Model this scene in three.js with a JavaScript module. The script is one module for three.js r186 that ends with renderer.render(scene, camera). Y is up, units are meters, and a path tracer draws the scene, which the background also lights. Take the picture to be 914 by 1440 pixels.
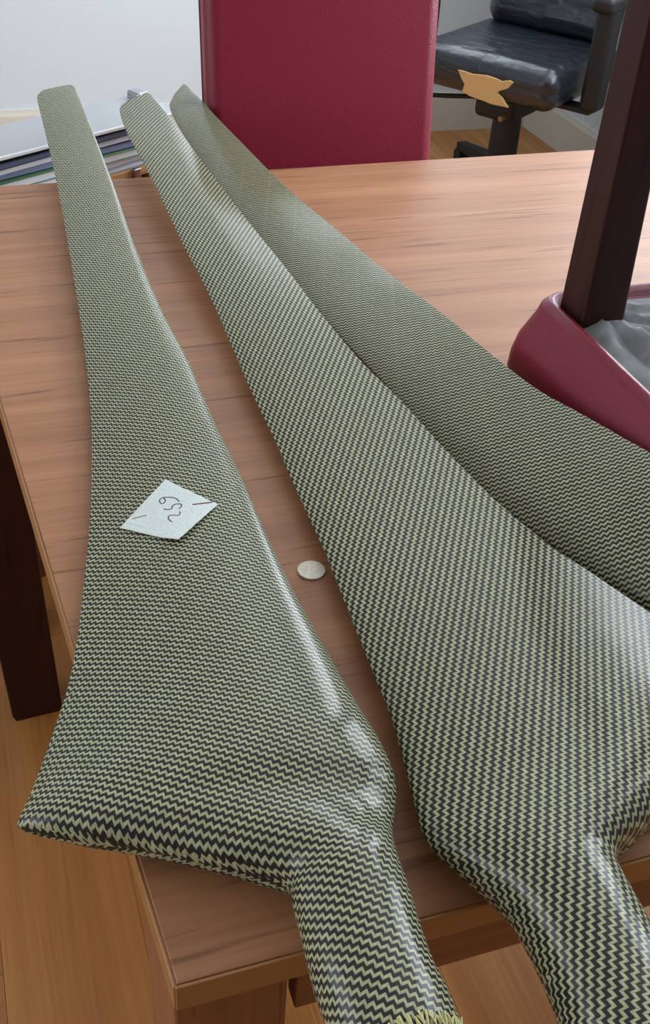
import * as THREE from 'three';
import { RoundedBoxGeometry } from 'three/addons/geometries/RoundedBoxGeometry.js';
import { mergeGeometries } from 'three/addons/utils/BufferGeometryUtils.js';
import { ImprovedNoise } from 'three/addons/math/ImprovedNoise.js';
import { RectAreaLightUniformsLib } from 'three/addons/lights/RectAreaLightUniformsLib.js';

// ------------------------------------------------------------------ camera, sky, light, exposure
const EYE = 1.4, PITCH = THREE.MathUtils.degToRad(37.5), ROLL = THREE.MathUtils.degToRad(4), F = 1500;
const scene = new THREE.Scene();
const camera = new THREE.PerspectiveCamera(2 * THREE.MathUtils.radToDeg(Math.atan(720 / F)), 914 / 1440, 0.02, 60);
camera.rotation.order = 'YXZ';
camera.position.set(0, EYE, 0);
camera.rotation.set(-PITCH, 0, ROLL);
camera.updateMatrixWorld(true);
scene.background = new THREE.Color(0.80, 0.90, 1.0).multiplyScalar(3.5);
const renderer = new THREE.WebGLRenderer({ antialias: true });
renderer.toneMapping = THREE.LinearToneMapping;
renderer.toneMappingExposure = 0.6;
renderer.shadowMap.enabled = true;
RectAreaLightUniformsLib.init();

// the room and the table stand 20.5 degrees round from the line of sight
const YAW = THREE.MathUtils.degToRad(20.5);
const CORNER = new THREE.Vector3(0.726, 0, -4.593);               // where back and right wall meet the floor
const room = (u, y, w) => new THREE.Vector3(u * Math.cos(YAW) + w * Math.sin(YAW), y, -u * Math.sin(YAW) + w * Math.cos(YAW)).add(CORNER);
const WIN_RIGHT = { w0: 0.7, w1: 3.5, y0: 0.9, y1: 2.35 };        // window opening in the right wall (u = 0)
const WIN_BACK = { u0: -1.45, u1: -0.2, y0: 0.95, y1: 2.35 };     // window opening in the back wall (w = 0)
const WIN_LEFT = { w0: 2.2, w1: 4.8, y0: 0.9, y1: 2.35 };         // window in the left wall (u = ROOM.u)
const ROOM = { u: -4.6, w: 6.4, h: 2.6 };
function windowLight(at, to, width, height, color, power) {
  const l = new THREE.RectAreaLight(color, power, width, height);
  l.position.copy(at); l.lookAt(to); l.castShadow = true; scene.add(l);
}
windowLight(room(-0.05, 1.62, 2.1), room(-2, 1.62, 2.1), 2.7, 1.4, 0xeaf3ff, 12);
windowLight(room(-0.82, 1.65, 0.05), room(-0.82, 1.65, 2), 1.2, 1.35, 0xeaf3ff, 4.5);
windowLight(room(ROOM.u + 0.05, 1.62, 3.5), room(0, 1.62, 3.5), 2.5, 1.4, 0xf2f5ff, 2.8);

// ------------------------------------------------------------------ helpers
const TOP = 0.75;
const V = (x, y, z) => new THREE.Vector3(x, y, z);
function at(px, py, y) {                                          // the point at height y that stands at a pixel of the 914 x 1440 frame
  const d = V((px - 457) / F, -(py - 720) / F, -1).applyEuler(camera.rotation);
  return V(0, EYE, 0).addScaledVector(d, (y - EYE) / d.y);
}
let seed = 12345;
const rnd = () => { seed = (seed * 1664525 + 1013904223) >>> 0; return seed / 4294967296; };
const noise = new ImprovedNoise();
const fbm = (x, y, z = 0, o = 4) => { let s = 0, a = 0.5; for (let i = 0; i < o; i++) { s += a * noise.noise(x, y, z + i * 7.3); x *= 2.03; y *= 2.03; a *= 0.5; } return s; };
const clamp = (x, a = 0, b = 1) => Math.min(b, Math.max(a, x));
const smooth = (a, b, x) => { const t = clamp((x - a) / (b - a)); return t * t * (3 - 2 * t); };
const mix = (a, b, t) => a + (b - a) * t;
const names = {};
const numbered = (n) => { names[n] = (names[n] ?? -1) + 1; return names[n] ? n + '_' + String(names[n]).padStart(3, '0') : n; };
function tag(o, label, category, group) {
  o.userData.label = label; if (category) o.userData.category = category; if (group) o.userData.group = group; return o;
}
function thing(name, label, category, group) {
  const g = new THREE.Group(); g.name = numbered(name); scene.add(g); return tag(g, label, category, group);
}
function mesh(name, geo, mat, parent) {
  const m = new THREE.Mesh(geo, mat); m.castShadow = m.receiveShadow = true;
  m.name = parent === scene ? numbered(name) : name; (parent ?? scene).add(m);
  if (parent && parent !== scene) { const same = parent.children.filter((c) => c !== m && c.name.replace(/_\d{3}$/, '') === name).length; if (same) m.name = name + '_' + String(same).padStart(3, '0'); }
  return m;
}
function structure(name, geo, mat, parent = scene) { const m = mesh(name, geo, mat, parent); if (parent === scene) m.userData.kind = 'structure'; return m; }
function texture(w, h, fn, srgb = true) {
  const d = new Uint8Array(w * h * 4);
  for (let y = 0; y < h; y++) for (let x = 0; x < w; x++) {
    const c = fn(x / w, y / h, x, y), i = (y * w + x) * 4;
    d[i] = clamp(c[0]) * 255; d[i + 1] = clamp(c[1]) * 255; d[i + 2] = clamp(c[2]) * 255; d[i + 3] = 255;
  }
  const t = new THREE.DataTexture(d, w, h, THREE.RGBAFormat);
  t.wrapS = t.wrapT = THREE.RepeatWrapping; t.magFilter = THREE.LinearFilter; t.minFilter = THREE.LinearMipmapLinearFilter; t.generateMipmaps = true;
  if (srgb) t.colorSpace = THREE.SRGBColorSpace;
  t.needsUpdate = true; return t;
}
const box = (w, h, d, r = 0.003, s = 2) => new RoundedBoxGeometry(w, h, d, s, Math.min(r, w / 2.01, h / 2.01, d / 2.01));
const moved = (g, x, y, z) => g.translate(x, y, z);
function metreUV(g, k = 1, swap = false) {                        // box-projected uv in metres
  const p = g.attributes.position, n = g.attributes.normal, uv = new Float32Array(p.count * 2);
  for (let i = 0; i < p.count; i++) {
    const a = Math.abs(n.getX(i)), b = Math.abs(n.getY(i)), c = Math.abs(n.getZ(i));
    let s, t;
    if (b >= a && b >= c) { s = p.getX(i); t = p.getZ(i); } else if (a >= c) { s = p.getZ(i); t = p.getY(i); } else { s = p.getX(i); t = p.getY(i); }
    uv[2 * i] = (swap ? t : s) * k; uv[2 * i + 1] = (swap ? s : t) * k;
  }
  g.setAttribute('uv', new THREE.BufferAttribute(uv, 2)); return g;
}
function ringLoft(rings, capStart = true, capEnd = true) {       // rings: arrays of equally many points
  const n = rings[0].length, pos = [], idx = [];
  for (const r of rings) for (const p of r) pos.push(p.x, p.y, p.z);
  for (let i = 0; i < rings.length - 1; i++) for (let j = 0; j < n; j++) {
    const a = i * n + j, b = i * n + (j + 1) % n, c = a + n, d = b + n; idx.push(a, b, d, a, d, c);
  }
  for (const [k, on] of [[0, capStart], [rings.length - 1, capEnd]]) if (on) {
    const c = rings[k].reduce((s, p) => s.add(p), V(0, 0, 0)).divideScalar(n), o = pos.length / 3; pos.push(c.x, c.y, c.z);
    for (let j = 0; j < n; j++) k ? idx.push(k * n + j, k * n + (j + 1) % n, o) : idx.push((j + 1) % n, j, o);
  }
  const g = new THREE.BufferGeometry(); g.setAttribute('position', new THREE.Float32BufferAttribute(pos, 3)); g.setIndex(idx); g.computeVertexNormals();
  return metreUV(g);
}
function roundedRect(w, d, r, y, k = 6) {
  const pts = []; r = Math.min(r, w / 2.01, d / 2.01);
  const c = [[w / 2 - r, d / 2 - r, 0], [-w / 2 + r, d / 2 - r, 1], [-w / 2 + r, -d / 2 + r, 2], [w / 2 - r, -d / 2 + r, 3]];
  for (const [cx, cz, q] of c) for (let i = 0; i <= k; i++) { const a = (q + i / k) * Math.PI / 2; pts.push(V(cx + r * Math.cos(a), y, cz + r * Math.sin(a))); }
  return pts.reverse();
}
const tube = (pts, r, seg = 24, rad = 10) => new THREE.TubeGeometry(new THREE.CatmullRomCurve3(pts), seg, r, rad, false);
function bar(from, to, w0, d0, w1, d1) {                          // tapered square bar standing between two heights
  const f = V(...from), t = V(...to), rings = [];
  for (const k of [0, 0.02, 0.98, 1]) {
    const s = k === 0 || k === 1 ? 0.92 : 1, c = f.clone().lerp(t, k);
    rings.push(roundedRect(mix(w0, w1, k) * s, mix(d0, d1, k) * s, 0.004, 0, 2).map((p) => p.add(c)));
  }
  return ringLoft(f.y < t.y ? rings : rings.reverse());
}

// ------------------------------------------------------------------ materials
function woodTexture(w, h, light, dark, pore, su, sv, z, pores = 0.8) { // grain along u
  return texture(w, h, (x, y) => {
    const wv = fbm(x * su * 0.5, y * sv * 0.25, z, 3) * 1.5;
    const band = fbm(x * su * 0.35 + 3, y * sv + wv, z + 3, 4);
    const fine = fbm(x * su * 3, y * sv * 7 + wv * 2, z + 9, 3);
    const p = smooth(0.16, 0.42, fbm(x * su * 2.6 + 11, y * sv * 4.4 + wv * 2, z + 21, 3)) * pores;
    const t = clamp(0.5 + band * 1.1 + fine * 0.6);
    return [0, 1, 2].map((i) => mix(mix(dark[i], light[i], t), pore[i], p));
  });
}
const rgb = (r, g, b) => [r / 255, g / 255, b / 255];
const cherryMap = woodTexture(1024, 2048, rgb(174, 124, 88), rgb(146, 98, 66), rgb(106, 66, 44), 3.2, 46, 1);
const cherry = new THREE.MeshPhysicalMaterial({ map: cherryMap, roughness: 0.48, specularIntensity: 0.8 });
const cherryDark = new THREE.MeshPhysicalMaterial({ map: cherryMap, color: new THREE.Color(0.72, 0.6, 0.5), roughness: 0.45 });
const edging = new THREE.MeshPhysicalMaterial({ color: 0x9c6c3e, roughness: 0.35, clearcoat: 0.3, clearcoatRoughness: 0.3 });
const floorMaps = [0, 1, 2].map((k) => woodTexture(512, 512, [rgb(206, 146, 80), rgb(196, 136, 72), rgb(212, 154, 88)][k], [rgb(176, 116, 56), rgb(166, 106, 50), rgb(182, 124, 64)][k], rgb(140, 90, 46), 2.2, 26, 31 + k * 5, 0.5));
const floorMats = floorMaps.map((map) => new THREE.MeshPhysicalMaterial({ map, roughness: 0.42, clearcoat: 0.2, clearcoatRoughness: 0.3 }));
const darkWoodMap = woodTexture(512, 512, rgb(66, 34, 28), rgb(48, 23, 19), rgb(32, 14, 12), 2.2, 16, 77);
const darkWood = new THREE.MeshPhysicalMaterial({ map: darkWoodMap, roughness: 0.5, specularIntensity: 0.5 });
const leatherBump = texture(512, 512, (x, y) => { const v = 0.5 + 0.5 * (fbm(x * 60, y * 60, 2, 3) + 0.4 * Math.abs(fbm(x * 110, y * 110, 8, 2))); return [v, v, v]; }, false);
leatherBump.repeat.set(5, 5);
const redLeather = new THREE.MeshPhysicalMaterial({ color: 0x7c1b31, roughness: 0.36, bumpMap: leatherBump, bumpScale: 0.0006, sheen: 0.12, sheenColor: new THREE.Color(0xd08090), sheenRoughness: 0.4 });
const wrinkle = texture(512, 512, (x, y) => { const v = 0.5 + 0.6 * fbm(x * 5, y * 12, 4, 4); return [v, v, v]; }, false);
wrinkle.repeat.set(1.6, 1.6);
const blackLeather = new THREE.MeshPhysicalMaterial({ color: 0x181d26, roughness: 0.3, bumpMap: wrinkle, bumpScale: 0.012, clearcoat: 0.3, clearcoatRoughness: 0.35 });
const blackPlastic = new THREE.MeshStandardMaterial({ color: 0x0c0c0d, roughness: 0.6 });
const chrome = new THREE.MeshStandardMaterial({ color: 0xb9bcc0, roughness: 0.2, metalness: 1 });
const plasterBump = texture(512, 512, (x, y) => { const v = 0.5 + 0.4 * fbm(x * 40, y * 40, 5, 3); return [v, v, v]; }, false);
const wallPaint = new THREE.MeshStandardMaterial({ color: 0xd4e0e6, roughness: 0.85, bumpMap: plasterBump, bumpScale: 0.0008 });
const skirtPaint = new THREE.MeshStandardMaterial({ color: 0xd6d3c8, roughness: 0.5 });
const whitePaint = new THREE.MeshStandardMaterial({ color: 0xe6e6e2, roughness: 0.5 });

// ------------------------------------------------------------------ the room
function roomMesh(name, geos, mat, parent = scene) {
  const g = geos.length > 1 ? mergeGeometries(geos) : geos[0];
  metreUV(g); g.rotateY(YAW); g.translate(CORNER.x, 0, CORNER.z);
  return structure(name, g, mat, parent);
}
const slab = (u0, u1, y0, y1, w0, w1) => new THREE.BoxGeometry(u1 - u0, y1 - y0, w1 - w0).translate((u0 + u1) / 2, (y0 + y1) / 2, (w0 + w1) / 2);
const T = 0.22;
roomMesh('wall_back', [slab(ROOM.u - T, WIN_BACK.u0, 0, ROOM.h, -T, 0), slab(WIN_BACK.u1, T, 0, ROOM.h, -T, 0), slab(WIN_BACK.u0, WIN_BACK.u1, 0, WIN_BACK.y0, -T, 0), slab(WIN_BACK.u0, WIN_BACK.u1, WIN_BACK.y1, ROOM.h, -T, 0)], wallPaint);
roomMesh('wall_right', [slab(0, T, 0, ROOM.h, 0, WIN_RIGHT.w0), slab(0, T, 0, ROOM.h, WIN_RIGHT.w1, ROOM.w), slab(0, T, 0, WIN_RIGHT.y0, WIN_RIGHT.w0, WIN_RIGHT.w1), slab(0, T, WIN_RIGHT.y1, ROOM.h, WIN_RIGHT.w0, WIN_RIGHT.w1)], wallPaint);
roomMesh('wall_left', [slab(ROOM.u - T, ROOM.u, 0, ROOM.h, 0, WIN_LEFT.w0), slab(ROOM.u - T, ROOM.u, 0, ROOM.h, WIN_LEFT.w1, ROOM.w), slab(ROOM.u - T, ROOM.u, 0, WIN_LEFT.y0, WIN_LEFT.w0, WIN_LEFT.w1), slab(ROOM.u - T, ROOM.u, WIN_LEFT.y1, ROOM.h, WIN_LEFT.w0, WIN_LEFT.w1)], wallPaint);
roomMesh('wall_rear', [slab(ROOM.u - T, T, 0, ROOM.h, ROOM.w, ROOM.w + T)], new THREE.MeshStandardMaterial({ color: 0x857a70, roughness: 0.9 }));
roomMesh('ceiling', [slab(ROOM.u - T, T, ROOM.h, ROOM.h + 0.15, -T, ROOM.w + T)], whitePaint);
function skirting(len) {                                          // profile along +x, standing against z = 0
  const s = new THREE.Shape([[0, 0], [0.016, 0], [0.016, 0.13], [0.011, 0.142], [0.009, 0.15], [0, 0.152]].map((p) => new THREE.Vector2(...p)));
  return new THREE.ExtrudeGeometry(s, { depth: len, bevelEnabled: false });   // x = out of the wall, y = up, z = along
}
roomMesh('baseboard_back', [skirting(-ROOM.u).rotateY(-Math.PI / 2)], skirtPaint);
roomMesh('baseboard_right', [skirting(ROOM.w).rotateY(Math.PI).translate(0, 0, ROOM.w)], skirtPaint);
roomMesh('baseboard_left', [skirting(ROOM.w).translate(ROOM.u, 0, 0)], skirtPaint);
// floor: a sub-floor and its boards
const floor = roomMesh('floor', [slab(ROOM.u - T, T, -0.16, -0.012, -T, ROOM.w + T)], new THREE.MeshStandardMaterial({ color: 0x3a2515, roughness: 0.9 }));
{
  const PW = 0.192, PL = 1.28, protos = {};
  const board = (len, k) => protos[len + '_' + k] ??= (() => {
    const g = box(PW - 0.0004, 0.012, len - 0.0004, 0.0007, 1); metreUV(g, 0.9, true);
    const uv = g.attributes.uv; for (let i = 0; i < uv.count; i++) { uv.setXY(i, uv.getX(i) + k * 0.37, uv.getY(i) * 1.15 + k * 0.29); }
    return g;
  })();
  let row = 0;
  for (let u = 0.007; u > ROOM.u; u -= PW, row++) {
    let w = 0.01 - [0, 0.64, 0.31, 0.95][row % 4];
    while (w < ROOM.w) {
      const a = Math.max(w, 0.002), b = Math.min(w + PL, ROOM.w - 0.002); w += PL;
      if (b - a < 0.05) continue;
      const k = Math.floor(rnd() * 5), m = mesh('plank', board(+(b - a).toFixed(3), k), floorMats[Math.floor(rnd() * 3)], floor);
      m.position.copy(room(u, -0.006, (a + b) / 2)); m.rotation.y = YAW;
    }
  }
}
const glass = new THREE.MeshPhysicalMaterial({ color: 0xffffff, transmission: 1, thickness: 0, roughness: 0, ior: 1.5 });
function windowUnit(name, place, turn, width, y0, y1) {           // built along x in the wall plane, z out into the room
  const g = new THREE.Group(); g.name = name; g.userData.kind = 'structure'; scene.add(g);
  g.position.copy(place); g.rotation.y = turn;
  const h = y1 - y0, f = 0.06;
  for (const x of [-width / 2 + f / 2, 0, width / 2 - f / 2]) mesh('window_frame', moved(box(f, h, 0.06, 0.006), x, y0 + h / 2, -0.1), whitePaint, g);
  for (const y of [y0 + f / 2, y1 - f / 2]) mesh('window_rail', moved(box(width, f, 0.058, 0.006), 0, y, -0.1), whitePaint, g);
  for (const s of [-1, 1]) mesh('pane', moved(new THREE.BoxGeometry(width / 2 - f * 1.5, h - 2 * f, 0.004), s * (width / 4 - f / 4), y0 + h / 2, -0.1), glass, g);
  mesh('window_sill', moved(box(width + 0.1, 0.03, 0.16, 0.006), 0, y0 - 0.016, 0.02), whitePaint, g);
}
windowUnit('window_1', room(0, 0, (WIN_RIGHT.w0 + WIN_RIGHT.w1) / 2), YAW - Math.PI / 2, WIN_RIGHT.w1 - WIN_RIGHT.w0, WIN_RIGHT.y0, WIN_RIGHT.y1);
windowUnit('window_2', room((WIN_BACK.u0 + WIN_BACK.u1) / 2, 0, 0), YAW, WIN_BACK.u1 - WIN_BACK.u0, WIN_BACK.y0, WIN_BACK.y1);
windowUnit('window_3', room(ROOM.u, 0, (WIN_LEFT.w0 + WIN_LEFT.w1) / 2), YAW + Math.PI / 2, WIN_LEFT.w1 - WIN_LEFT.w0, WIN_LEFT.y0, WIN_LEFT.y1);

// ------------------------------------------------------------------ the table
const NL = at(246, 1388, TOP), E1 = at(914, 1205, TOP).sub(NL).normalize(), E2 = at(0, 567, TOP).sub(NL).normalize();
const FARA = at(0, 261, TOP), FARD = at(827, 210.5, TOP).sub(FARA).normalize();
function meet(p, d, q, e) { const den = d.x * e.z - d.z * e.x, t = ((q.x - p.x) * e.z - (q.z - p.z) * e.x) / den; return p.clone().addScaledVector(d, t); }
const FL = meet(NL, E2, FARA, FARD);
const NR = NL.clone().addScaledVector(E1, 1.095), FR = FL.clone().addScaledVector(FARD, 1.18);
{
  const t = thing('dining_table', 'brown wood-grain dining table with a light edge carrying the three woven blades', 'table');
  const c = [NL, NR, FR, FL], ctr = c.reduce((s, p) => s.add(p.clone()), V(0, 0, 0)).divideScalar(4);
  t.position.set(ctr.x, 0, ctr.z);
  const L = c.map((p) => p.clone().sub(ctr).setY(0));
  const inset = (k) => L.map((p, i) => {                          // corner moved inwards along both its edges
    const a = L[(i + 3) % 4].clone().sub(p).normalize(), b = L[(i + 1) % 4].clone().sub(p).normalize(); return p.clone().addScaledVector(a, k).addScaledVector(b, k);
  });
  const TH = 0.028, plate = (pts, y0, y1, bev) => {
    const s = new THREE.Shape(pts.map((p) => new THREE.Vector2(p.x, -p.z)));
    const g = new THREE.ExtrudeGeometry(s, { depth: y1 - y0 - 2 * bev, bevelEnabled: bev > 0, bevelThickness: bev, bevelSize: bev, bevelOffset: -bev, bevelSegments: 2 });
    g.rotateX(-Math.PI / 2).translate(0, y0 + bev, 0);
    const p = g.attributes.position, uv = g.attributes.uv, nrm = g.attributes.normal;
    for (let i = 0; i < p.count; i++) {
      const a = p.getX(i) * E1.x + p.getZ(i) * E1.z, b = p.getX(i) * E1.z - p.getZ(i) * E1.x;
      if (Math.abs(nrm.getY(i)) > 0.5) uv.setXY(i, a / 1.62 + 0.5, b / 1.62 + 0.5); else uv.setXY(i, (a + b) / 1.62, p.getY(i) / 1.62);
    }
    return g;
  };
  mesh('table_top', plate(inset(0.0015), TOP - TH, TOP, 0.0012), cherry, t);
  for (let i = 0; i < 4; i++) {                                    // thin edge bands
    const a = L[i], b = L[(i + 1) % 4], d = b.clone().sub(a), len = d.length(), g = box(len, TH - 0.001, 0.003, 0.0012, 2);
    metreUV(g); g.rotateY(Math.atan2(-d.z, d.x)); const m = a.clone().add(b).multiplyScalar(0.5).addScaledVector(V(d.z, 0, -d.x).normalize(), 0.0002);
    g.translate(m.x, TOP - TH / 2 - 0.0006, m.z);
    tag(mesh('edge_band', g, edging, t), 'light wood edge band');
  }
  const LEG = 0.078, DEEP = 0.122, q = inset(LEG / 2 + 0.003), yaw = Math.atan2(-E1.z, E1.x);
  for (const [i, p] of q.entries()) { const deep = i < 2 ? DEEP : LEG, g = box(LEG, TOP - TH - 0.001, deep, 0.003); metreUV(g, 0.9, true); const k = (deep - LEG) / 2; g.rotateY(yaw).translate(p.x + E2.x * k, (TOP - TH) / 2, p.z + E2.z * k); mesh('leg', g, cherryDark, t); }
  const r = inset(0.018);
  for (let i = 0; i < 4; i++) {
    const a = r[i], b = r[(i + 1) % 4], d = b.clone().sub(a), len = d.length() - 2 * LEG + 0.02, g = box(len, 0.062, 0.018, 0.002);
    metreUV(g, 0.9); g.rotateY(Math.atan2(-d.z, d.x)); const m = a.clone().add(b).multiplyScalar(0.5); g.translate(m.x, TOP - TH - 0.0315, m.z);
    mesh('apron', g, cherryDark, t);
  }
}

// ------------------------------------------------------------------ the three woven blades
const tri = (a) => { a -= Math.floor(a); return a < 0.4 ? a / 0.4 : (1 - a) / 0.6; };
function weave(kind) {
  return texture(512, 512, (x, y) => {
    const a = x * 8, b = y * 8, wob = 0.03 * Math.sin(a * 2.1 + Math.floor(b) * 1.7);
    const f = b - 0.5 * tri(a) + wob, fr = f - Math.floor(f), d = Math.abs(fr - 0.5);
    const light = 1 - smooth(0.17, 0.29, d), rise = (a - Math.floor(a)) < 0.4, q = rise ? (a - Math.floor(a)) / 0.4 : ((a - Math.floor(a)) - 0.4) / 0.6;
    const end = smooth(0, 0.16, Math.min(q, 1 - q));
    const cell = noise.noise(Math.floor(a * 2) * 3.17, Math.floor(f) * 5.31, 1.5), thread = 0.5 + 0.5 * Math.sin((rise ? f * 40 : a * 40));
    if (kind) { const h = light ? 0.45 + 0.4 * light * (1 - d * d * 9) * (0.7 + 0.3 * end) : 0.35 + 0.2 * (d - 0.25); return [h, h, h]; }
    const L = 0.92 + 0.10 * cell + 0.06 * thread - 0.10 * (1 - end), K = 1 + 0.35 * cell + 0.2 * thread;
    return [mix(0.105 * K, 0.700 * L, light), mix(0.110 * K, 0.700 * L, light), mix(0.100 * K, 0.550 * L, light)];
  }, !kind);
}
const weaveMap = weave(0), weaveBump = weave(1);
const wovenComposite = new THREE.MeshPhysicalMaterial({ map: weaveMap, bumpMap: weaveBump, bumpScale: 0.0005, roughness: 0.7, specularIntensity: 0.35, clearcoat: 0.5, clearcoatRoughness: 0.16 });
function hermite(rows, t) {                                       // smooth interpolation of rows of numbers at 0 .. rows.length - 1
  const i = Math.min(Math.floor(t), rows.length - 2), f = t - i, p0 = rows[Math.max(i - 1, 0)], p1 = rows[i], p2 = rows[i + 1], p3 = rows[Math.min(i + 2, rows.length - 1)];
  return p1.map((_, k) => {
    const lim = (a, b) => (a * b <= 0 ? 0 : Math.sign(a) * Math.min(Math.abs(a + b) / 2, 3 * Math.abs(a), 3 * Math.abs(b)));
    const m1 = i > 0 ? lim(p1[k] - p0[k], p2[k] - p1[k]) : p2[k] - p1[k], m2 = i < rows.length - 2 ? lim(p2[k] - p1[k], p3[k] - p2[k]) : p2[k] - p1[k];
    const f2 = f * f, f3 = f2 * f;
    return (2 * f3 - 3 * f2 + 1) * p1[k] + (f3 - 2 * f2 + f) * m1 + (-2 * f3 + 3 * f2) * p2[k] + (f3 - f2) * m2;
  });
}
// station: left outline (px), right outline (px), height of left and right edge over the table, bulge up, bulge down, roundness of left and right edge
function blade(name, label, stations, dirFrom, dirTo, pitch, flat) {
  const A = at(dirTo[0], dirTo[1], TOP).sub(at(dirFrom[0], dirFrom[1], TOP)).setY(0).normalize(), B = V(-A.z, 0, A.x);
  const rows = stations.map((s, k) => { const l = at(s[0], s[1], TOP + s[4]), r = at(s[2], s[3], TOP + s[5]); return [l.x, l.y, l.z, r.x, r.y, r.z, s[6] * mix(0.42, 1, smooth(flat[0], flat[1], k)), s[7], s[8], s[9]]; });
  const N = (rows.length - 1) * 8, M = 40, pos = [], uv = [], idx = [];
  for (const side of [0, 1]) {
    const o = pos.length / 3;
    for (let i = 0; i <= N; i++) {
      const r = hermite(rows, i / 8), l = V(r[0], r[1], r[2]), e = V(r[3], r[4], r[5]), [tu, tl, a, b] = r.slice(6), peak = (a / (a + b)) ** a * (b / (a + b)) ** b;
      const line = [];
      for (let j = 0; j <= M; j++) {
        const u = (1 - Math.cos(Math.PI * j / M)) / 2, f = Math.pow(u, a) * Math.pow(1 - u, b) / peak, p = l.clone().lerp(e, u);
        p.y += side ? -tl * f : tu * f; line.push(p);
      }
      const s = [0]; for (let j = 1; j <= M; j++) s.push(s[j - 1] + line[j].distanceTo(line[j - 1]));
      const mid = M / 2, d = e.clone().sub(l).setY(0).normalize();
      for (let j = 0; j <= M; j++) {
        const p = line[j], q = line[mid].clone().addScaledVector(d, s[j] - s[mid]);
        pos.push(p.x, p.y, p.z);
        // the sleeve is rumpled along the seams of the shoulder and the neck
        const rum = smooth(flat[1] - 4, flat[1], i / 8) * Math.max(1 - smooth(2, 8, j), smooth(M - 6, M - 1, j)) * 0.05;
        uv.push(q.dot(A) / (8 * pitch[0]) + rum * noise.noise(i * 0.9, j * 0.8, 4), q.dot(B) / (8 * pitch[1]) + rum * noise.noise(i * 0.8, j * 0.9, 9));
      }
    }
    for (let i = 0; i < N; i++) for (let j = 0; j < M; j++) {
      const p = o + i * (M + 1) + j, q = p + M + 1; side ? idx.push(p, p + 1, q, p + 1, q + 1, q) : idx.push(p, q, p + 1, p + 1, q, q + 1);
    }
  }
  const g = new THREE.BufferGeometry();
  g.setAttribute('position', new THREE.Float32BufferAttribute(pos, 3)); g.setAttribute('uv', new THREE.Float32BufferAttribute(uv, 2)); g.setIndex(idx); g.computeVertexNormals();
  const c = at((stations[8][0] + stations[8][2]) / 2, (stations[8][1] + stations[8][3]) / 2, TOP); g.translate(-c.x, -c.y, -c.z);
  const m = mesh(name, g, wovenComposite, scene); m.position.copy(c);
  return tag(m, label, 'blade');
}
const bladeLeft = blade('propeller_blade', 'woven yellow and black composite blade with the white paper note lying on it', [
  [60, 127, 99, 119, .052, .052, .002, .002, .5, .5], [54, 133, 105, 123, .050, .052, .006, .003, .5, .5], [53, 143, 109, 132, .048, .051, .008, .004, .7, .55],
  [60, 172, 124, 168, .045, .048, .008, .005, .8, .55], [76, 240, 152, 240, .036, .042, .010, .006, .8, .55], [95, 340, 188, 340, .026, .032, .012, .006, .8, .55],
  [110, 430, 225, 430, .020, .026, .013, .007, .85, .55], [121, 510, 266, 510, .016, .022, .015, .007, .9, .55], [128, 590, 300, 590, .013, .020, .017, .008, .9, .55],
  [129, 670, 339, 670, .012, .018, .019, .009, .95, .55], [125, 750, 374, 750, .012, .018, .022, .010, 1, .55], [117, 830, 412, 830, .013, .019, .025, .011, 1, .55],
  [107, 910, 456, 910, .015, .021, .028, .012, 1, .55], [90, 985, 497, 985, .017, .023, .032, .014, .95, .5], [68, 1050, 533, 1045, .019, .025, .036, .016, .85, .5],
  [45, 1110, 553, 1088, .022, .026, .037, .018, .7, .5], [27, 1150, 557, 1112, .025, .027, .034, .020, .6, .5], [30, 1166, 557, 1126, .027, .029, .031, .020, .55, .5],
  [100, 1182, 555, 1142, .029, .031, .030, .022, .5, .5], [200, 1197, 553, 1157, .031, .034, .029, .024, .5, .5], [300, 1218, 552, 1170, .034, .036, .029, .027, .5, .5],
  [375, 1236, 553, 1182, .035, .039, .030, .031, .5, .5], [406, 1246, 556, 1197, .038, .040, .031, .034, .5, .5], [412, 1272, 562, 1217, .041, .041, .032, .036, .5, .5],
  [422, 1312, 577, 1260, .041, .041, .032, .036, .5, .5], [440, 1387, 605, 1347, .041, .041, .032, .036, .5, .5], [462, 1452, 634, 1408, .041, .041, .032, .036, .5, .5], [477, 1512, 652, 1460, .041, .041, .032, .036, .5, .5],
], [300, 1000], [400, 1026], [.0055, .0058], [5, 14]);
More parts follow.
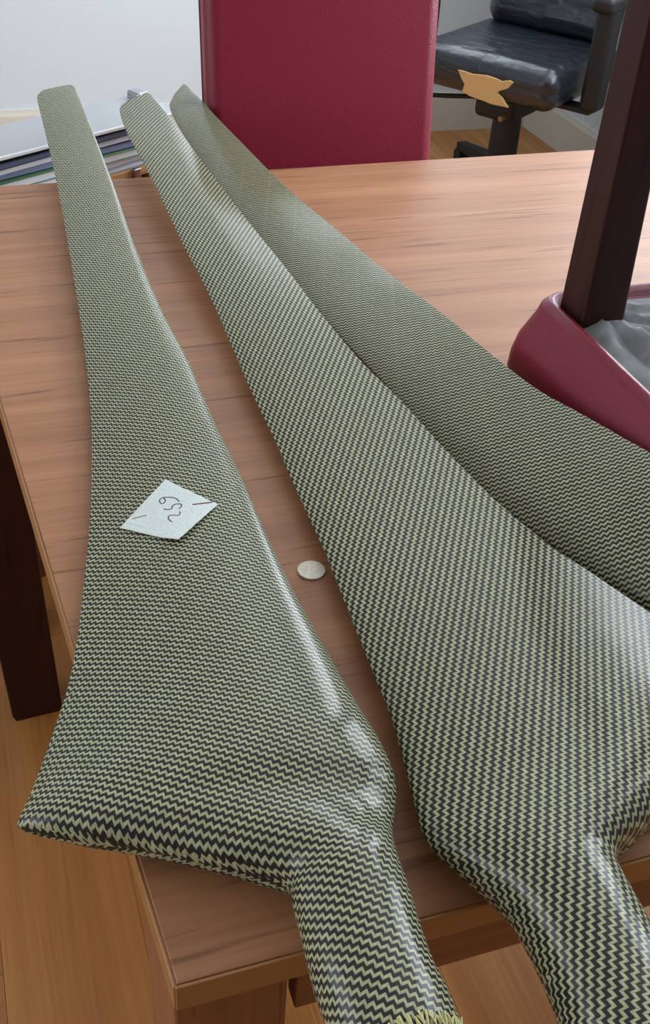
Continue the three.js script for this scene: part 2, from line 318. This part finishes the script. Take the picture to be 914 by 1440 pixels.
const bladeMiddle = blade('propeller_blade', 'woven yellow and black composite blade in the middle, right of the coin', [
  [175, 145, 206, 130, .055, .055, .002, .002, .5, .5], [170, 149, 211, 132, .053, .055, .004, .003, .6, .6], [169, 160, 219, 142, .052, .055, .005, .004, .55, .8],
  [180, 190, 240, 167, .050, .054, .006, .005, .55, .9], [205, 236, 277, 217, .044, .050, .008, .006, .55, .9], [230, 286, 312, 263, .038, .046, .009, .006, .55, .9],
  [258, 345, 352, 315, .032, .043, .010, .007, .55, .9], [290, 406, 402, 377, .027, .041, .011, .007, .55, .9], [321, 475, 452, 442, .023, .040, .012, .008, .55, .95],
  [351, 545, 507, 507, .020, .040, .013, .008, .55, 1], [385, 616, 567, 567, .018, .040, .015, .008, .55, 1], [419, 695, 627, 633, .017, .040, .017, .009, .55, 1],
  [454, 770, 692, 699, .018, .040, .019, .010, .55, 1], [490, 860, 767, 762, .019, .041, .022, .012, .55, 1], [520, 935, 832, 806, .021, .042, .025, .013, .55, 1],
  [550, 1010, 896, 849, .023, .043, .028, .015, .5, .95], [571, 1085, 965, 893, .025, .044, .031, .017, .5, .85], [584, 1135, 1035, 935, .027, .044, .033, .018, .5, .7],
  [591, 1162, 1068, 965, .028, .043, .034, .019, .5, .6], [600, 1182, 1050, 1002, .029, .041, .035, .020, .5, .55], [612, 1198, 1000, 1065, .031, .040, .035, .022, .5, .5],
  [640, 1223, 942, 1130, .034, .040, .036, .026, .5, .5], [667, 1244, 900, 1174, .037, .040, .036, .030, .5, .5], [695, 1266, 866, 1207, .040, .041, .036, .034, .5, .5],
  [715, 1286, 866, 1222, .041, .041, .036, .036, .5, .5], [730, 1309, 880, 1250, .041, .041, .036, .036, .5, .5], [748, 1342, 905, 1296, .041, .041, .036, .036, .5, .5], [770, 1390, 940, 1362, .041, .041, .036, .036, .5, .5], [802, 1475, 978, 1440, .041, .041, .036, .036, .5, .5], [836, 1560, 1015, 1520, .041, .041, .036, .036, .5, .5],
], [755, 1000], [747, 1100], [.0055, .0064], [10, 22]);
const bladeRight = blade('propeller_blade', 'darker woven composite blade lying beneath the next one, against the upturned chair', [
  [245, 133, 258, 118, .036, .040, .002, .002, .5, .5], [240, 143, 266, 121, .034, .040, .004, .003, .6, .6], [240, 156, 278, 134, .032, .040, .005, .004, .55, .8],
  [258, 190, 303, 163, .026, .040, .006, .004, .6, .9], [290, 235, 350, 211, .020, .036, .006, .005, .6, .9], [336, 300, 400, 261, .014, .033, .007, .005, .6, .9],
  [388, 366, 452, 305, .010, .030, .008, .005, .6, .9], [440, 430, 512, 356, .008, .030, .008, .005, .6, .9], [494, 490, 563, 397, .007, .034, .009, .005, .6, .9],
  [552, 552, 622, 441, .007, .041, .010, .005, .6, .9], [604, 610, 682, 491, .007, .050, .011, .005, .6, .9], [660, 672, 752, 545, .008, .058, .012, .006, .6, .9],
  [720, 725, 812, 579, .009, .066, .013, .007, .6, .9], [780, 770, 872, 613, .010, .074, .015, .008, .6, .9], [845, 822, 935, 652, .012, .086, .017, .009, .6, .9],
  [915, 868, 972, 690, .014, .086, .019, .011, .55, .8], [975, 905, 1000, 733, .018, .078, .020, .014, .5, .6], [1010, 925, 1012, 768, .022, .062, .022, .018, .5, .5],
  [1040, 940, 1070, 850, .030, .040, .030, .028, .5, .5], [1080, 965, 1125, 875, .036, .036, .034, .034, .5, .5], [1140, 1000, 1190, 895, .036, .036, .034, .034, .5, .5], [1220, 1050, 1270, 945, .036, .036, .034, .034, .5, .5],
], [760, 700], [860, 705], [.0056, .0058], [10, 18]);

{                                                                 // loose yarn ends round the open end of the left blade's neck
  const p = bladeLeft.geometry.attributes.position, S = 41, n = p.count / 2, parts = [];
  for (const side of [0, 1]) for (let j = 0; j < S; j++) for (let k = 0; k < 2; k++) {
    const e = V().fromBufferAttribute(p, side * n + n - S + j), b = V().fromBufferAttribute(p, side * n + n - 4 * S + j), d = e.clone().sub(b).normalize();
    const q = () => (rnd() - 0.5) * 0.004, f = e.clone().addScaledVector(d, -0.006).add(V(q(), 0.0006, q())), t = e.clone().addScaledVector(d, 0.001 + rnd() * 0.006).add(V(q() * 1.5, q(), q() * 1.5));
    parts.push(tube([f, f.clone().lerp(t, 0.5).add(V(q() * 0.4, 0.001, q() * 0.4)), t], 0.0005 + rnd() * 0.0003, 3, 4));
  }
  const yarn = mesh('frayed_end', mergeGeometries(parts), new THREE.MeshStandardMaterial({ color: 0xc9c58c, roughness: 0.8 }), bladeLeft);
  yarn.userData.kind = 'stuff'; yarn.userData.label = 'loose pale yellow yarn ends';
}

// ------------------------------------------------------------------ paper note on the left blade
scene.updateMatrixWorld(true);
const ray = new THREE.Raycaster();
function onSurface(target, px, py, lift) {
  const d = at(px, py, 0).sub(camera.position).normalize(); ray.set(camera.position, d);
  const hit = ray.intersectObject(target, false)[0]; return hit.point.clone().addScaledVector(hit.face.normal, lift);
}
{
  const Tp = [233, 676], Rp = [306, 711], Bp = [252, 764], Lp = [169, 744], n = 14;
  const bil = (s, t) => [0, 1].map((k) => mix(mix(Lp[k], Tp[k], s), mix(Bp[k], Rp[k], s), t));
  const C = 512, cv = document.createElement('canvas'); cv.width = cv.height = C;
  const g = cv.getContext('2d'); g.fillStyle = '#ced7d2'; g.fillRect(0, 0, C, C);
  for (let i = 0; i < 2500; i++) { g.fillStyle = rnd() < 0.5 ? 'rgba(255,255,255,0.10)' : 'rgba(150,165,160,0.10)'; g.beginPath(); g.arc(rnd() * C, rnd() * C, 2 + rnd() * 5, 0, 7); g.fill(); }
  const inv = (px, py) => { let s = 0.5, t = 0.5; for (let i = 0; i < 12; i++) { const p = bil(s, t), e = [px - p[0], py - p[1]], a = bil(s + 1e-3, t).map((v, k) => (v - p[k]) * 1e3), b = bil(s, t + 1e-3).map((v, k) => (v - p[k]) * 1e3), D = a[0] * b[1] - a[1] * b[0]; s += (e[0] * b[1] - e[1] * b[0]) / D; t += (a[0] * e[1] - a[1] * e[0]) / D; } return [s * C, (1 - t) * C]; };
  const zoom = (x, y) => inv(160 + x * 160 / 914, 660 + y * 120 / 686);
  const stroke = (pts, w, col) => {
    g.strokeStyle = col; g.lineWidth = w; g.lineCap = g.lineJoin = 'round'; g.beginPath();
    const c = new THREE.CatmullRomCurve3(pts.map((p) => V(...zoom(...p), 0))).getPoints(pts.length * 10);
    c.forEach((p, i) => (i ? g.lineTo(p.x, p.y) : g.moveTo(p.x, p.y))); g.stroke();
  };
  const ink = '#4a2230';
  stroke([[526, 268], [500, 246], [450, 236], [400, 238], [375, 252], [371, 272], [388, 287], [408, 280], [416, 260], [404, 242]], 9, ink);          // 6
  stroke([[406, 330], [440, 334], [466, 326], [474, 305], [500, 290], [545, 292], [540, 312], [526, 326]], 9, ink);                                    // 5
  stroke([[530, 350], [534, 364], [518, 380], [480, 376], [448, 384], [440, 402], [452, 420], [470, 432]], 9, ink);                                    // 2
  stroke([[640, 294], [700, 288], [784, 276]], 15, '#5a2c30');
  stroke([[156, 410], [200, 396], [262, 380]], 8, ink);
  stroke([[100, 440], [160, 452], [240, 478]], 3, 'rgba(120,125,120,0.6)');
  const map = new THREE.CanvasTexture(cv); map.colorSpace = THREE.SRGBColorSpace;
  const pos = [], uv = [], idx = [];
  for (const side of [0, 1]) for (let j = 0; j <= n; j++) for (let i = 0; i <= n; i++) {
    const s = i / n, t = j / n; let [px, py] = bil(s, t);
    const rough = (i === n || j === 0 || i === 0 || j === n) ? 0.7 : 0; px += rough * noise.noise(i * 1.7, j * 1.3, 3); py += rough * noise.noise(i * 1.1, j * 1.9, 8);
    const p = onSurface(bladeLeft, px, py, 0.0012 + 0.003 * smooth(0.6, 1, t) * (1 - s) + 0.001 * fbm(s * 3, t * 3, 6, 2) + (side ? 0 : 0.0004));
    pos.push(p.x, p.y, p.z); uv.push(s, t);
  }
  const K = n + 1, S = K * K;
  for (let j = 0; j < n; j++) for (let i = 0; i < n; i++) { const a = j * K + i; idx.push(a, a + K, a + 1, a + 1, a + K, a + K + 1, a + S, a + 1 + S, a + K + S, a + 1 + S, a + K + 1 + S, a + K + S); }
  for (let i = 0; i < n; i++) for (const [a, b] of [[i, i + 1], [n * K + i + 1, n * K + i], [(i + 1) * K, i * K], [i * K + n, (i + 1) * K + n]]) idx.push(a, b, a + S, b, b + S, a + S);
  const q = new THREE.BufferGeometry(); q.setAttribute('position', new THREE.Float32BufferAttribute(pos, 3)); q.setAttribute('uv', new THREE.Float32BufferAttribute(uv, 2)); q.setIndex(idx); q.computeVertexNormals();
  const paperBump = texture(256, 256, (x, y) => { const v = 0.5 + 0.5 * fbm(x * 18, y * 18, 12, 3); return [v, v, v]; }, false);
  const note = mesh('paper_note', q, new THREE.MeshStandardMaterial({ map, roughness: 0.9, bumpMap: paperBump, bumpScale: 0.0008 }), scene);
  tag(note, 'white diamond-shaped paper scrap with a handwritten 652 and two pen dashes', 'paper note');
}
// ------------------------------------------------------------------ coin
{
  const l = at(418, 803, TOP), r = at(457.5, 804, TOP), R = l.distanceTo(r) / 2, c = l.clone().add(r).multiplyScalar(0.5), H = 0.0022;
  const pts = [[0, 0], [R - 0.0003, 0], [R, 0.0003], [R, H - 0.0003], [R - 0.0003, H], [R - 0.0012, H], [R - 0.0016, H - 0.0002], [0, H - 0.0002]].map((p) => new THREE.Vector2(...p));
  const g = new THREE.LatheGeometry(pts, 64), p = g.attributes.position, uv = g.attributes.uv;
  for (let i = 0; i < p.count; i++) uv.setXY(i, 0.5 + p.getX(i) / R / 2, 0.5 - p.getZ(i) / R / 2);
  const relief = texture(256, 256, (x, y) => {
    const d = (cx, cy, r0, w) => 1 - smooth(w, w * 1.6, Math.abs(Math.hypot(x - cx, y - cy) - r0));
    const v = 0.3 + 0.5 * Math.max(d(0.25, 0.5, 0.10, 0.02), d(0.5, 0.55, 0.05, 0.02), d(0.45, 0.68, 0.06, 0.018) * 0.8, (1 - smooth(0.015, 0.03, Math.abs(y - 0.55 + (x - 0.8) * 0.2))) * (x > 0.72 && x < 0.88 ? 1 : 0)) + 0.08 * fbm(x * 14, y * 14, 4, 3);
    return [v, v, v];
  }, false);
  const wear = texture(128, 128, (x, y) => { const v = 0.92 + 0.12 * fbm(x * 6, y * 6, 2, 3); return [0.95 * v, 0.92 * v, 0.86 * v]; });
  const m = mesh('coin', g, new THREE.MeshPhysicalMaterial({ map: wear, metalness: 0.1, roughness: 0.4, bumpMap: relief, bumpScale: 0.0004 }), scene);
  m.position.copy(c); tag(m, 'small silver coin lying on the table between two blades', 'coin');
}

// ------------------------------------------------------------------ upholstered dining chairs
const clothMap = texture(512, 512, (x, y, i, j) => {
  const w = ((i >> 1) + (j >> 1)) % 2 ? 0.06 : -0.04, k = 0.44 + w + 0.10 * fbm(x * 9, y * 9, 3, 3); return [k, k * 1.02, k * 1.03];
});
clothMap.repeat.set(3, 3);
const dustCloth = new THREE.MeshStandardMaterial({ map: clothMap, roughness: 0.8 });
const SEAT = { w: 0.45, d: 0.555, y0: 0.39, y1: 0.49 };
function diningChair(label, cover) {
  const t = thing('dining_chair', label, 'chair');
  const { w, d, y0, y1 } = SEAT, lip = 0.016, rings = [];
  // from inside the underside recess over the lip, out, up the side and over the cushion
  for (const [ins, y, r] of [[lip + 0.02, y0 + 0.016, 0.02], [lip + 0.002, y0 + 0.012, 0.022], [lip, y0 + 0.005, 0.023], [lip - 0.005, y0, 0.025], [0.006, y0 + 0.001, 0.028], [0.001, y0 + 0.008, 0.03], [0, y0 + 0.02, 0.03], [-0.007, y0 + 0.05, 0.032], [-0.008, y1 - 0.03, 0.034], [-0.007, y1 - 0.010, 0.034], [-0.002, y1 - 0.003, 0.032], [0.006, y1 - 0.001, 0.03], [0.03, y1, 0.02], [0.1, y1, 0.02]])
    rings.push(roundedRect(w - 2 * ins, d - 2 * ins, r, y, 6).map((p) => p.setZ(p.z + (p.z > 0 ? 0.022 * clamp((y - y0) / (y1 - y0 - 0.02)) : 0))));
  mesh('seat', ringLoft(rings, false, true), redLeather, t);
  if (cover) {                                                     // grey cloth stapled under the seat, creased
    const g = new THREE.PlaneGeometry(w - 2 * lip + 0.006, d - 2 * lip + 0.006, 60, 60).rotateX(Math.PI / 2), p = g.attributes.position;
    for (let i = 0; i < p.count; i++) {
      const x = p.getX(i), z = p.getZ(i), e = Math.min(w / 2 - lip - Math.abs(x), d / 2 - lip - Math.abs(z)), a = Math.atan2(w / 2 - 0.06 - Math.abs(x), d / 2 - 0.06 - Math.abs(z));
      p.setY(i, y0 + 0.014 - smooth(0, 0.03, e) * 0.014 * (0.5 + 1.6 * fbm(a * 3 + Math.sign(x), x * 6, z * 5, 3)) * 1.2);
    }
    g.computeVertexNormals(); mesh('dust_cover', g, dustCloth, t);
  }
  for (const sx of [-1, 1]) for (const sz of [-1, 1]) {
    const x = sx * (w / 2 - 0.051), z = sz * (d / 2 - 0.051);
    const g = bar([x, y0 + 0.03, z], [x + sx * 0.004, 0, z + sz * 0.004], 0.056, 0.056, 0.042, 0.042); metreUV(g, 1, true); mesh('leg', g, darkWood, t);
  }
  // the backrest leans back a little, with a seam strip along each side
  const tilt = 0.12, bh = 0.64, bt = 0.085, b = box(w, bh, bt, 0.026, 6), bp = b.attributes.position;
  for (let i = 0; i < bp.count; i++) { const y = bp.getY(i) / bh + 0.5; bp.setZ(i, bp.getZ(i) * (1 - 0.2 * y)); }
  b.computeVertexNormals(); metreUV(b); b.translate(0, bh / 2, 0).rotateX(-tilt).translate(0, y0 + 0.02, -d / 2 - bt / 2 - 0.006);
  mesh('backrest', b, redLeather, t);
  for (const s of [-1, 1]) {
    const g = box(0.004, bh - 0.09, 0.006, 0.0018).translate(s * (w / 2 - 0.0004), bh / 2, -0.008).rotateX(-tilt).translate(0, y0 + 0.02, -d / 2 - bt / 2 - 0.006);
    mesh('seam', g, redLeather, t);
  }
  return t;
}
const side = V(Math.cos(YAW), 0, -Math.sin(YAW)), toward = V(Math.sin(YAW), 0, Math.cos(YAW));   // along and across the table
{
  const far = diningChair('red leather dining chair standing beyond the far end of the table', false);
  const p = V(-0.042, 0, -2.03);                                    // middle of the front face of the backrest, table height
  far.rotation.y = YAW;
  far.position.copy(p).addScaledVector(toward, SEAT.d / 2 + 0.03);
  const up = diningChair('red leather dining chair turned upside down on the table, dark leg in the air', true);
  // flipped: the seat lies on the table, its front faces the left edge of the table
  const corner = at(751, 409, TOP + 0.101);
  const m = new THREE.Matrix4().makeBasis(toward.clone().negate(), V(0, -1, 0), side.clone().negate());
  up.quaternion.setFromRotationMatrix(m);
  up.position.copy(corner).addScaledVector(side, SEAT.d / 2).addScaledVector(toward, SEAT.w / 2); up.position.y = TOP + SEAT.y1 + 0.001;
}

// ------------------------------------------------------------------ dark table at the left: its leg shows beside the dining table
{
  const t = thing('side_table', 'very dark brown wooden side table with square legs left of the dining table', 'table');
  const c = at(53, 1012, 0).addScaledVector(toward, -0.04); t.position.copy(c); t.rotation.y = Math.atan2(-E2.x, -E2.z);
  const leg = (x, z, s) => { const g = bar([x, 0, z], [x - 0.014 * s, 0.645, z], 0.082, 0.07, 0.090, 0.08); metreUV(g, 1.2, true); mesh('leg', g, darkWood, t); };
  leg(0, 0, 1); leg(-0.55, 0, -1); leg(0, -0.2, 1); leg(-0.55, -0.2, -1);
  const g = box(0.52, 0.03, 0.3, 0.004); metreUV(g, 1.2); mesh('table_top', moved(g, -0.3, 0.6605, -0.1), darkWood, t);
}

// ------------------------------------------------------------------ office chair
{
  const t = thing('office_chair', 'black leather office chair with a torn seat front beside the right wall', 'chair');
  t.position.set(0.537, 0, -3.80); t.rotation.y = -0.60;
  const soft = (w, h, d, r, puff) => { const g = new RoundedBoxGeometry(w, h, d, 8, r), p = g.attributes.position; for (let i = 0; i < p.count; i++) { const x = p.getX(i) / w * 2, z = p.getZ(i) / d * 2, y = p.getY(i); if (y > 0) p.setY(i, y + puff * (1 - x * x) * (1 - z * z) + 0.006 * fbm(x * 3, z * 3, 5, 2)); } g.computeVertexNormals(); return metreUV(g); };
  mesh('seat', moved(soft(0.54, 0.13, 0.52, 0.05, 0.03), 0, 0.445, 0), blackLeather, t);
  const back = soft(0.48, 0.13, 0.66, 0.055, 0.03).rotateX(Math.PI / 2); mesh('backrest', back.rotateX(-0.14).translate(0, 0.83, -0.27), blackLeather, t);
  // foam showing through the torn leather on the seat front
  const s = new THREE.Shape([[655, 103], [660, 104], [672, 108], [690, 110], [702, 114], [708, 117], [717, 116], [721, 118], [716, 124], [706, 127], [704, 130], [711, 136], [714, 140], [719, 146], [700, 142], [690, 138], [683, 136], [672, 132], [663, 127], [665, 119], [660, 112]].map(([x, y]) => new THREE.Vector2((x - 688) * 0.0030, -(y - 122 - 0.25 * (x - 688)) * 0.0027)));
  const patch = new THREE.ExtrudeGeometry(s, { depth: 0.006, bevelEnabled: true, bevelSize: 0.002, bevelThickness: 0.002, bevelSegments: 2 });
  tag(mesh('torn_patch', patch.translate(0.03, 0.425, 0.256), new THREE.MeshStandardMaterial({ color: 0xc4a06c, roughness: 0.9, bumpMap: plasterBump, bumpScale: 0.002 }), t), 'bare tan lining in the tear');
  for (const sx of [-1, 1]) {
    const arm = mesh('armrest', moved(box(0.075, 0.05, 0.34, 0.02, 4), sx * 0.325, 0.70, -0.02), blackPlastic, t);
    mesh('post', moved(box(0.062, 0.34, 0.085, 0.02, 4), sx * 0.325, 0.545, 0.07), blackPlastic, arm);
    mesh('bracket', moved(box(0.22, 0.016, 0.07, 0.004), sx * 0.225, 0.376, 0.07), blackPlastic, arm);
  }
  mesh('tilt_mechanism', moved(box(0.15, 0.10, 0.20, 0.02, 3), 0, 0.33, 0.02), blackPlastic, t);
  mesh('knob', new THREE.CylinderGeometry(0.009, 0.009, 0.03, 16).rotateX(Math.PI / 2).translate(0.045, 0.30, 0.13), new THREE.MeshStandardMaterial({ color: 0x8a6a3a, roughness: 0.5 }), t);
  mesh('lever', tube([V(-0.05, 0.335, 0.06), V(-0.2, 0.318, 0.12), V(-0.34, 0.305, 0.16)], 0.008), blackPlastic, t);
  mesh('column', new THREE.LatheGeometry([[0, 0.07], [0.05, 0.07], [0.052, 0.10], [0.05, 0.26], [0.04, 0.28], [0.028, 0.285], [0.028, 0.33], [0, 0.33]].map((p) => new THREE.Vector2(...p)), 32), blackPlastic, t);
  for (let k = 0; k < 5; k++) {
    const a = 0.35 + k * Math.PI * 2 / 5, g = bar([0, 0, 0], [0, 0.32, 0], 0.06, 0.05, 0.04, 0.03); g.rotateX(Math.PI / 2).rotateX(0.12).translate(0, 0.10, 0).rotateY(a); mesh('foot', g, blackPlastic, t);
    const c = new THREE.CylinderGeometry(0.028, 0.028, 0.045, 20).rotateZ(Math.PI / 2).translate(0, 0.028, 0.3).rotateY(a); mesh('caster', c, blackPlastic, t);
  }
}

// ------------------------------------------------------------------ wooden box with magazines and a grey tray, behind the far left table corner
{
  const f0 = at(0, 222, 0.715), f1 = at(175, 177, 0.715), dir = f1.clone().sub(f0).setY(0).normalize(), yaw = Math.atan2(-dir.z, dir.x), away = V(dir.z, 0, -dir.x);
  const mid = f0.clone().lerp(f1, 0.45).setY(0), BOX = 0.626;
  const place = (o, along, y, deep) => { o.position.copy(mid).addScaledVector(dir, along).addScaledVector(away, deep).setY(y); o.rotation.y = yaw; };
  const pine = new THREE.MeshStandardMaterial({ map: woodTexture(256, 256, rgb(205, 160, 105), rgb(180, 132, 80), rgb(150, 104, 60), 2, 8, 55), roughness: 0.6 });
  const crate = thing('wooden_box', 'light wooden storage box carrying the magazines behind the table', 'box');
  place(crate, 0.06, 0, 0.17);
  const W = 0.62, D = 0.34, th = 0.016;
  const panel = (name, w, h, d, x, y, z) => { const g = box(w, h, d, 0.002); metreUV(g, 2); mesh(name, moved(g, x, y, z), pine, crate); };
  panel('base', W, th, D, 0, th / 2, 0); panel('top', W, th, D, 0, BOX - th / 2, 0);
  for (const s of [-1, 1]) panel('side_panel', th, BOX - 2 * th, D, s * (W - th) / 2, BOX / 2, 0);
  panel('back_panel', W - 2 * th, BOX - 2 * th, th, 0, BOX / 2, -D / 2 + th / 2);
  const hole = 0.07, hx = 0.115;                                   // the front has a dark hand hole near its top
  panel('front_panel', W - 2 * th, BOX - 2 * th - 0.05, th, 0, (BOX - 0.05) / 2, D / 2 - th / 2);
  panel('front_rail', hx - hole / 2 + W / 2 - th, 0.05, th, (hx - hole / 2 - W / 2 + th) / 2, BOX - th - 0.025, D / 2 - th / 2);
  panel('front_rail', W / 2 - th - hx - hole / 2, 0.05, th, (W / 2 - th + hx + hole / 2) / 2, BOX - th - 0.025, D / 2 - th / 2);
  tag(mesh('latch', moved(box(0.018, 0.03, 0.01, 0.003), hx, BOX - 0.012, D / 2 + 0.004), chrome, crate), 'small chrome latch');
  const mags = [
    ['lowest pale blue magazine of the pile behind the table', [0.012, 0xaebfd8, 0xe2e6ee], 1],
    ['pale magazine second from the bottom of the pile, with small print', [0.014, 0xa3b5d0, 0xf0f0f2], 2],
    ['magazine with a green spine in the middle of the pile', [0.015, 0x5f8a58, 0xe6e8ee], 0],
    ['dark navy magazine above the green one in the pile', [0.014, 0x2a3352, 0x8d96b4], 0],
    ['pale grey magazine fourth counting upward from the green one', [0.012, 0xc4cad6, 0xecedf0], 0],
    ['black magazine on top of the pile, under the grey tray', [0.011, 0x17181f, 0x555c78], 0]];
  mags[4][0] = 'pale grey magazine between the navy and the black one in the pile';
  let y = BOX;
  mags.forEach(([label, [h, cover, paper], print], k) => {
    const t = thing('magazine', label, 'magazine', 'magazines piled on the wooden box');
    place(t, 0.02 + 0.012 * Math.sin(k * 2.3), y, 0.068 + 0.006 * Math.cos(k * 1.9)); t.rotation.y += 0.035 * Math.sin(k * 1.7);
    const cm = new THREE.MeshPhysicalMaterial({ color: cover, roughness: 0.35 });
    const stripes = texture(8, 64, (a, b) => { const v = 1.0 + 0.2 * noise.noise(b * 40, k * 3.1, 0.5); const c = new THREE.Color(paper); return [c.r ** 0.4545 * v, c.g ** 0.4545 * v, c.b ** 0.4545 * v]; });
    const pg = new THREE.BoxGeometry(0.5, h - 0.002, 0.126); mesh('pages', moved(pg, 0, h / 2, 0), new THREE.MeshStandardMaterial({ map: stripes, roughness: 0.7 }), t);
    for (const s of [0, 1]) mesh('cover', moved(box(0.506, 0.0014, 0.13, 0.0005, 1), 0, s ? h - 0.0008 : 0.0008, 0), cm, t);
    y += h + 0.0004;
  });
  const tray = thing('document_tray', 'silver grey shallow tray lying on top of the magazine pile', 'tray'); place(tray, 0.02, y, 0.075); tray.rotation.y += 0.0;
  const grey = new THREE.MeshStandardMaterial({ color: 0xb4b5b8, roughness: 0.4, metalness: 0.2 }), rim = new THREE.MeshStandardMaterial({ color: 0xe6e6e6, roughness: 0.35 });
  mesh('plate', moved(box(0.56, 0.008, 0.145, 0.003), 0, 0.005, 0), grey, tray);
  mesh('rim', moved(box(0.56, 0.007, 0.006, 0.002), 0, 0.006, 0.0735), rim, tray);
  mesh('corner_clip', moved(box(0.03, 0.022, 0.04, 0.006), 0.265, 0.014, -0.04), chrome, tray);
}
renderer.render(scene, camera);
